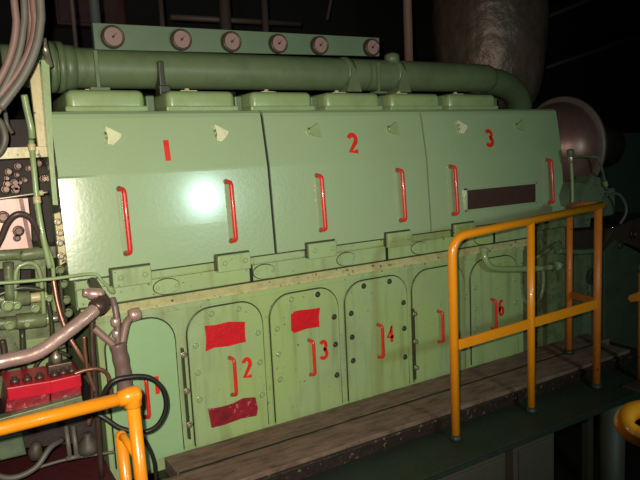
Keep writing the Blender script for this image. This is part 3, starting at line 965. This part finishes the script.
for (nm, lab, m, pts, r0) in (
        ('vertical_pipe', 'short dark pipe rising from behind the red boxes', BROWNM, [(92, 318, 2.78), (92, 345, 2.78), (94, 372, 2.78), V((.47, 2.80, .11))], .012),
        ('thin_hose', 'thin copper line beside the short dark pipe', COPPER, [(84, 336, 2.74), (85, 352, 2.74), (88, 372, 2.74), (95, 392, 2.74)], .008),
        ('cross_pipe', 'bright thin copper line bridging right of the red boxes', COPPER, [(74, 374, 2.70), (86, 370, 2.70), (98, 369, 2.70), (107, 374, 2.71), (111, 390, 2.72), (110, 402, 2.74)], .009),
        ('coiled_cable', 'black cable looping around beside the first door handle', RUB, [(96, 412, 2.60), (110, 384, 2.56), (130, 377, 2.55), (150, 378, 2.55), (163, 390, 2.55), (166, 408, 2.55), (158, 425, 2.56), (143, 432, 2.58), (120, 428, 2.60), (96, 414, 2.63), (60, 412, 2.7)], .011),
        ('thin_cable', 'thin black cable hanging past the yellow corner fitting', RUB, [(140, 432, 2.6), (148, 446, 2.6), (154, 462, 2.6), (158, 490, 2.6), V((.72, 2.56, .004))], .008),
        ('oil_hose', 'dim hose curling low under the yellow corner rail', HOSEG, [(-20, 470, 2.75), (10, 478, 2.75), (35, 468, 2.75), (50, 448, 2.78), (62, 440, 2.85)], .012),
        ('oil_pipe', 'dim thin pipe lying above the maroon plate', HOSEG, [(30, 470, 2.85), (60, 461, 2.85), (85, 456, 2.84), (115, 452, 2.83)], .007)):
    pipething(nm, lab, {'vertical_pipe': 'pipe', 'thin_hose': 'pipe', 'cross_pipe': 'pipe', 'coiled_cable': 'cable', 'thin_cable': 'cable', 'oil_hose': 'hose', 'oil_pipe': 'pipe'}[nm], m, pts, r0, 12)

# red filter boxes
for (lab, pts, m) in (('larger dark red metal box low at the left', [(8, 391), (50, 384), (50, 404), (5, 413)], REDBOX),
                      ('smaller bright red metal box with a fitting on top, right of the larger', [(51, 384), (80, 377), (82, 394), (51, 404)], REDBOX)):
    b0 = at(*pts[0], 2.74)
    t = thing('red_box', lab, 'box', at(*pts[-1], 2.74))
    a, b_, c_, d_ = [at(*p, 2.70) for p in pts]
    bm = B(); prism(bm, [a, b_, c_, d_], (0, .22, 0), .004); obj('box_body', bm, REDD, t)
    bm = B(); prism(bm, [a + V((-.004, -.004, .014)), b_ + V((.004, -.004, .014)), b_ + V((.004, -.004, -.042)), a + V((-.004, -.004, -.042))], (0, .23, 0), .005); obj('box_lid', bm, REDBOX, t)
    for i in range(3):
        p = a.lerp(b_, .2 + .3 * i) + V((0, .05, .014))
        bm = B(); lathe2(bm, p, (0, 0, 1), [(0, .018), (.012, .018), (.016, .010), (.026, .010)], 8); obj('lid_fitting', bm, BROWNM, t)
sv = thing('valve_body', 'small dark valve with a steel top on the smaller red box', 'valve', at(60, 372, 2.78))
bm = B()
c = at(60, 372, 2.80)
box(bm, c.x - .05, c.x + .05, c.y - .03, c.y + .03, c.z - .01, c.z + .045, bev=.006)
obj('body', bm, BROWNM, sv)
bm = B(); lathe2(bm, c + V((-.01, 0, .045)), (0, 0, 1), [(0, .02), (.03, .022), (.04, .012), (.06, .01)], 10)
tube(bm, [c + V((-.04, 0, .10)), c + V((.03, 0, .11))], .006, 8)
obj('stem', bm, STEEL, sv)

# pale green beam behind the yellow rail
bm = B(); prism(bm, [at(-25, 426, 2.66), at(82, 396, 2.66), at(84, 408, 2.66), at(-25, 442, 2.66)], (0, .05, 0), .003)
tag(obj('support_beam', bm, GREENO), 'grey green flat beam running just behind the yellow corner rail', 'beam')
# low items
bm = B(); box(bm, -.5, .525, 2.55, 3.44, -.05, .10, bev=.004)
tag(obj('drip_tray', bm, MAROON), 'maroon painted plate at the bottom left', 'tray')
lb = thing('low_bracket', 'pair of short upright grey rods above the maroon plate', 'bracket', at(68, 455, 2.8))
for x in (66, 73):
    mktube('rod', HOSEG, lb, [at(x, 426, 2.82), at(x + 4, 458, 2.78)], .010, 10)
mktube('foot', HOSEG, lb, [at(66, 459, 2.78), at(80, 456, 2.78)], .010, 10)
bm = B(); c = at(88, 441, 2.85)
lathe2(bm, c + V((0, 0, -.05)), (0, 0, 1), [(0, .05), (.02, .052), (.05, .04), (.07, .02), (.09, .018)], 14)
tag(obj('oil_breather', bm, GREYP), 'small dull grey dome-shaped cap above the maroon plate', 'cap')
bm = B(); c = at(34, 452, 2.85)
lathe2(bm, c + V((0, 0, -.03)), (.2, 0, 1), [(0, .025), (.03, .03), (.06, .022), (.075, .01)], 12)
tag(obj('drain_plug', bm, GREYP), 'small dull grey plug nearest the left border above maroon plate', 'plug')
bm = B(); prism(bm, [at(-20, 440, 2.9), at(22, 432, 2.9), at(27, 455, 2.9), at(-20, 466, 2.9)], (0, .2, 0), .01)
tag(obj('pump_block', bm, GREENF), 'dull green square block at the lower left border', 'block')
bm = B(); prism(bm, [at(-20, 428, 3.0), at(104, 398, 3.0), at(112, 440, 3.0), at(-20, 452, 3.0)], (0, .4, 0))
tag(obj('sump_wall', bm, DARK), 'dark sump wall behind the small rods', 'casing')

# hose bundle upper left
HB = [((8, -30), (14, 0), (16, 25), (12, 50), (2, 75), (-14, 100)), ((22, -30), (24, 0), (23, 30), (18, 56), (6, 84), (-10, 112)),
      ((26, -30), (29, 0), (31, 28), (27, 55), (14, 86), (-6, 116)), ((37, -30), (40, 0), (40, 25), (35, 50), (22, 78), (0, 108)),
      ((31, -30), (33, 0), (35, 22), (31, 46), (18, 72), (-4, 100))]
HL = ['leftmost brown hose of the upper left bundle', 'second brown hose from the left in the upper left bundle', 'middle brown hose of the upper left bundle',
      'rightmost grey hose of the upper left bundle', 'brown hose just left of the grey one in the upper bundle']
for i, (h, lab) in enumerate(zip(HB, HL)):
    yy = 2.45 + .03 * (i % 3)
    pipething('hose', lab, 'hose', HOSEG if i in (3, 1) else HOSE, [at(h[0][0], -30, yy) + V((.05, .0, 1.98))] + [at(h[0][0], -30, yy) + V((.01, .0, .3))] + [(x, y, yy) for x, y in h[1:]], .0125 if i != 3 else .015, 12, group='hoses of the upper left bundle')
bm = B(); tube(bm, spline([at(43, 38, 2.9), at(44, 45, 2.9), at(46, 52, 2.9), at(50, 66, 2.95)], 6), .014, 10)
tag(obj('lever', bm, STEEL), 'short bright steel lever between hoses and fat green pipe', 'lever')

# ================================================================ RIGHT SIDE DETAILS
pipething('cooling_pipe', 'pale green bent pipe passing behind the middle yellow post', 'pipe', GREENV,
          [(484, 249, 2.86), (484.5, 256, 2.84), (488, 264, 2.83), (496, 268.5, 2.83), (520, 269, 2.83), (545, 268, 2.84), (562, 265, 2.86)], .021, 14,
          ends=[(2, .028, .03, GREENV), (-3, .03, .035, GREENV)])
pipething('hoop_handle', 'green U-shaped pipe loop in the dark recess', 'pipe', GREENO,
          [(521, 262, 2.92), (521, 285, 2.92), (524, 300, 2.92), (532, 305, 2.92), (540, 298, 2.92), (543, 285, 2.92), (543, 270, 2.92)], .016, 12)
pipething('diagonal_stay', 'grey green diagonal stay bar near the end of the engine', 'bar', GREENO, [(536, 258, 2.86), (560, 242, 2.88)], .013, 10)
pipething('outlet_pipe', 'thin dull pipe on the engine end behind the third yellow post', 'pipe', GREENF, [(558, 251, 2.9), (580, 252, 2.92), (600, 250, 2.95)], .02, 12)
pipething('standpipe', 'thin upright pipe in front of the turbocharger dome', 'pipe', GREENV, [(570, 150, 2.80), (572, 175, 2.80), (572.5, 206, 2.80)], .011, 10, ends=[(1, .024, .05, GREENF), (3, .02, .05, STEEL)])
pipething('sensing_line', 'thin pipe bent across the turbocharger dome', 'pipe', GREENF, [(571, 157, 2.80), (585, 156.5, 2.79), (597, 157.5, 2.76), (601, 166, 2.76), (607, 190, 2.80)], .009, 10, ends=[(-3, .016, .04, GREENV)])
pipething('curved_hose', 'grey hose arching right of the far end of the guard rail', 'hose', HOSEG,
          [(596, 198, 2.86), (608, 195, 2.85), (618, 194, 2.84), (625, 203, 2.83), (626, 213, 2.83), (620, 224, 2.85)], .011, 12)
jb = thing('junction_box', 'small dull green box under the far end of the yellow top rail', 'box', at(582, 228, 2.9))
bm = B(); prism(bm, [at(573, 214, 2.88), at(591, 214, 2.88), at(590, 227, 2.88), at(576, 228, 2.88)], (0, .12, 0), .004); obj('box_body', bm, GREENF, jb)
bm = B(); prism(bm, [at(575, 216, 2.875), at(589, 216, 2.875), at(588, 225, 2.875), at(578, 226, 2.875)], (0, .008, 0), .002); obj('box_lid', bm, GREENF, jb)
bm = B(); bmesh.ops.create_uvsphere(bm, u_segments=12, v_segments=8, radius=.01, matrix=Matrix.Translation(at(612, 227.5, 2.895)))
tag(obj('shiny_knob', bm, mat('chrome_knob', (230, 230, 220), .15, metal=1), smooth=True), 'tiny shiny metal knob below the arching grey hose', 'knob')
lp_ = thing('gearbox_casing', 'dusty brown sloping casing at the right below the grey hose', 'casing', (4.5, 2.9, .3))
bm = B(); prism(bm, [at(600, 250, 2.9), at(612, 229, 2.9), at(632, 220, 2.9), at(660, 214, 2.9), at(680, 240, 2.9), at(660, 262, 2.9), at(638, 248, 2.9), at(616, 237, 2.9), at(606, 248, 2.9)], (0, .4, 0), .02)
obj('casing_top', bm, BROWNM, lp_)
for x, y in ((618, 245), (634, 234)):
    p = at(x, y, 2.89); bolt(lp_, p.x, p.y, p.z, .03, .03, BROWNM, 'casing_bolt')
gx = thing('gearbox_housing', 'dark green tall casing with sloping top at the right, behind yellow posts', 'casing', (4.6, 2.9, 0))
bm = B(); prism(bm, [at(604, 252, 2.88), at(616, 240, 2.88), at(638, 252, 2.88), at(700, 290, 2.88), at(700, 420, 2.88), at(604, 404, 2.88)], (0, .5, 0), .01)
obj('frame_plate', bm, mat('very_dark_green', (66, 76, 60), .5, grime=.5, gcol=(40, 42, 34), gscale=6), gx)
p = at(588, 275, 3.0); bolt(gx, p.x, p.y - .06, p.z, .05, .02, DARK, 'round_plug')
bm = B(); prism(bm, [at(583, 255, 2.99), at(604, 253, 2.99), at(604, 392, 2.99), at(583, 375, 2.99)], (0, .4, 0)); obj('side_plate', bm, GREENF, gx)
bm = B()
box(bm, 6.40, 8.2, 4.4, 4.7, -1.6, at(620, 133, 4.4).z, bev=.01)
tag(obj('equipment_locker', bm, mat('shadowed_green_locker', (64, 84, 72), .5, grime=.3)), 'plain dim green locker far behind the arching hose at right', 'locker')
bm = B(); prism(bm, [at(566, 232, 3.0), at(606, 228, 3.0), at(606, 250, 3.0), at(566, 252, 3.0)], (0, .3, 0), .01)
tag(obj('coupling_guard', bm, DARK), 'dark coupling guard beneath the small dull green box', 'guard')
# brackets on walkway right end
bm = B(); box(bm, 3.42, 3.95, 2.10, 2.2, -.0, .02, bev=.003)
tag(obj('flat_bar', bm, BROWNM), 'flat brownish metal bar lying on the dark walkway by the last front post', 'bar')
bm = B(); tube(bm, [(3.33, 2.20, -1.6), (3.33, 2.20, -.035)], .075, 16)
tag(obj('bilge_pipe', bm, GREYP), 'dim grey upright pipe under the deck beside the orange looped rail end', 'pipe')

# ================================================================ SETTING
bm = B(); box(bm, -3, 10.5, -2.5, 7.2, -1.7, -1.6); struct('floor', bm, DARK)
bm = B(); box(bm, -3, 10.5, 7.0, 7.1, -1.7, 4.2); struct('wall_back', bm, BLACK)
bm = B(); box(bm, 10.4, 10.5, -2.5, 7.1, -1.7, 4.2); struct('wall_right', bm, BLACK)
bm = B(); box(bm, -3.1, -3, -2.5, 7.1, -1.7, 4.2); struct('wall_left', bm, BLACK)
bm = B(); box(bm, -3, 10.5, -2.5, 7.1, 4.2, 4.3); struct('ceiling', bm, BLACK)
bm = B(); box(bm, -2.5, 2.2, -1.5, 1.66, -.05, 0); struct('floor_gallery', bm, GREENX)

# service pipes in the dark
for (lab, a, b, Y, r0, m) in (
        ('brown vertical pipe rising from the fat green pipe', (409, -30), (409, 64), 3.42, .030, PIPEB),
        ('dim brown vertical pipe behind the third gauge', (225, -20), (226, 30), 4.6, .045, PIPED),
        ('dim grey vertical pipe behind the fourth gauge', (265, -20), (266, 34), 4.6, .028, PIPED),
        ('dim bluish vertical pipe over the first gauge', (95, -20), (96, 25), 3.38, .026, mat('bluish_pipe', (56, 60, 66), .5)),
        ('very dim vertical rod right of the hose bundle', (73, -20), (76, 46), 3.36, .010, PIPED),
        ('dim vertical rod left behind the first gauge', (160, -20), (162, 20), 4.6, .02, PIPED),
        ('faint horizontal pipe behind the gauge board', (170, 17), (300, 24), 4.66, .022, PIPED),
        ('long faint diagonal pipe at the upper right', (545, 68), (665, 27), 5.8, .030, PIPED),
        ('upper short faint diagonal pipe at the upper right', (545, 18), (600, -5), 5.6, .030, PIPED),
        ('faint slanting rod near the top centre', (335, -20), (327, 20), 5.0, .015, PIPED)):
    pa, pb_ = at(a[0], a[1], Y), at(b[0], b[1], Y)
    if 'vertical' in lab:
        pa, pb_ = V((pb_.x, Y, 4.2)), V((pb_.x, Y, -1.6 if Y > 4.2 else 2.06))
    elif 'diagonal' in lab:
        dr = pb_ - pa; pb_ = pa + dr * min((10.4 - pa.x) / dr.x, (4.2 - pa.z) / dr.z)
    elif 'rod near' in lab:
        pa = pa + (pa - pb_) * ((4.2 - pa.z) / (pa.z - pb_.z))
    bm = B(); tube(bm, [pa, pb_], r0, 14)
    tag(obj('service_pipe', bm, m), lab, 'pipe')
sw = thing('switch_box', 'shadowy dark maroon box on the back wall above the first gauge', 'box', at(76, 12, 6.8))
c = at(76, 5, 6.8)
mkbox('box_body', mat('shadow_maroon', (60, 24, 30), .6), sw, c.x - .2, c.x + .5, 6.8, 7.0, c.z - .2, c.z + .6, bev=.02)
mkbox('box_lid', MATS['shadow_maroon'], sw, c.x - .17, c.x + .47, 6.78, 6.8, c.z - .17, c.z + .57, bev=.005)

# ================================================================ LIGHT
def lamp(kind, name, loc, energy, color, **kw):
    l = bpy.data.lights.new(name, kind); l.energy = energy; l.color = color
    for k, v in kw.items(): setattr(l, k, v)
    o = bpy.data.objects.new(name, l); COL.objects.link(o); o.location = loc
    return o


fl = lamp('SPOT', 'camera_flash', CAM + ROT @ V((-.05, .045, .0)), 440, (1, .90, .74), spot_size=math.radians(82), spot_blend=1.0, shadow_soft_size=.012)
tgt = at(210, 245, 2.9)
fl.rotation_euler = (tgt - fl.location).to_track_quat('-Z', 'Y').to_euler()
# cool work lamp somewhere behind, mirrored in the first cover
P0 = at(208, 197, 2.885)
n = V((0, -1, .06)).normalized()
dv = (P0 - CAM).normalized()
rv = dv - n * 2 * dv.dot(n)
lamp('POINT', 'work_lamp', P0 + rv * 3.6, 78, (.68, 1, .93), shadow_soft_size=.10)

w = bpy.data.worlds.new('dark_engine_room'); SC.world = w
w.use_nodes = True
w.node_tree.nodes['Background'].inputs[0].default_value = (.9, .8, .7, 1)
w.node_tree.nodes['Background'].inputs[1].default_value = .02
SC.view_settings.view_transform = 'Standard'
SC.view_settings.look = 'None'
SC.view_settings.exposure = 0
SC.view_settings.gamma = 1
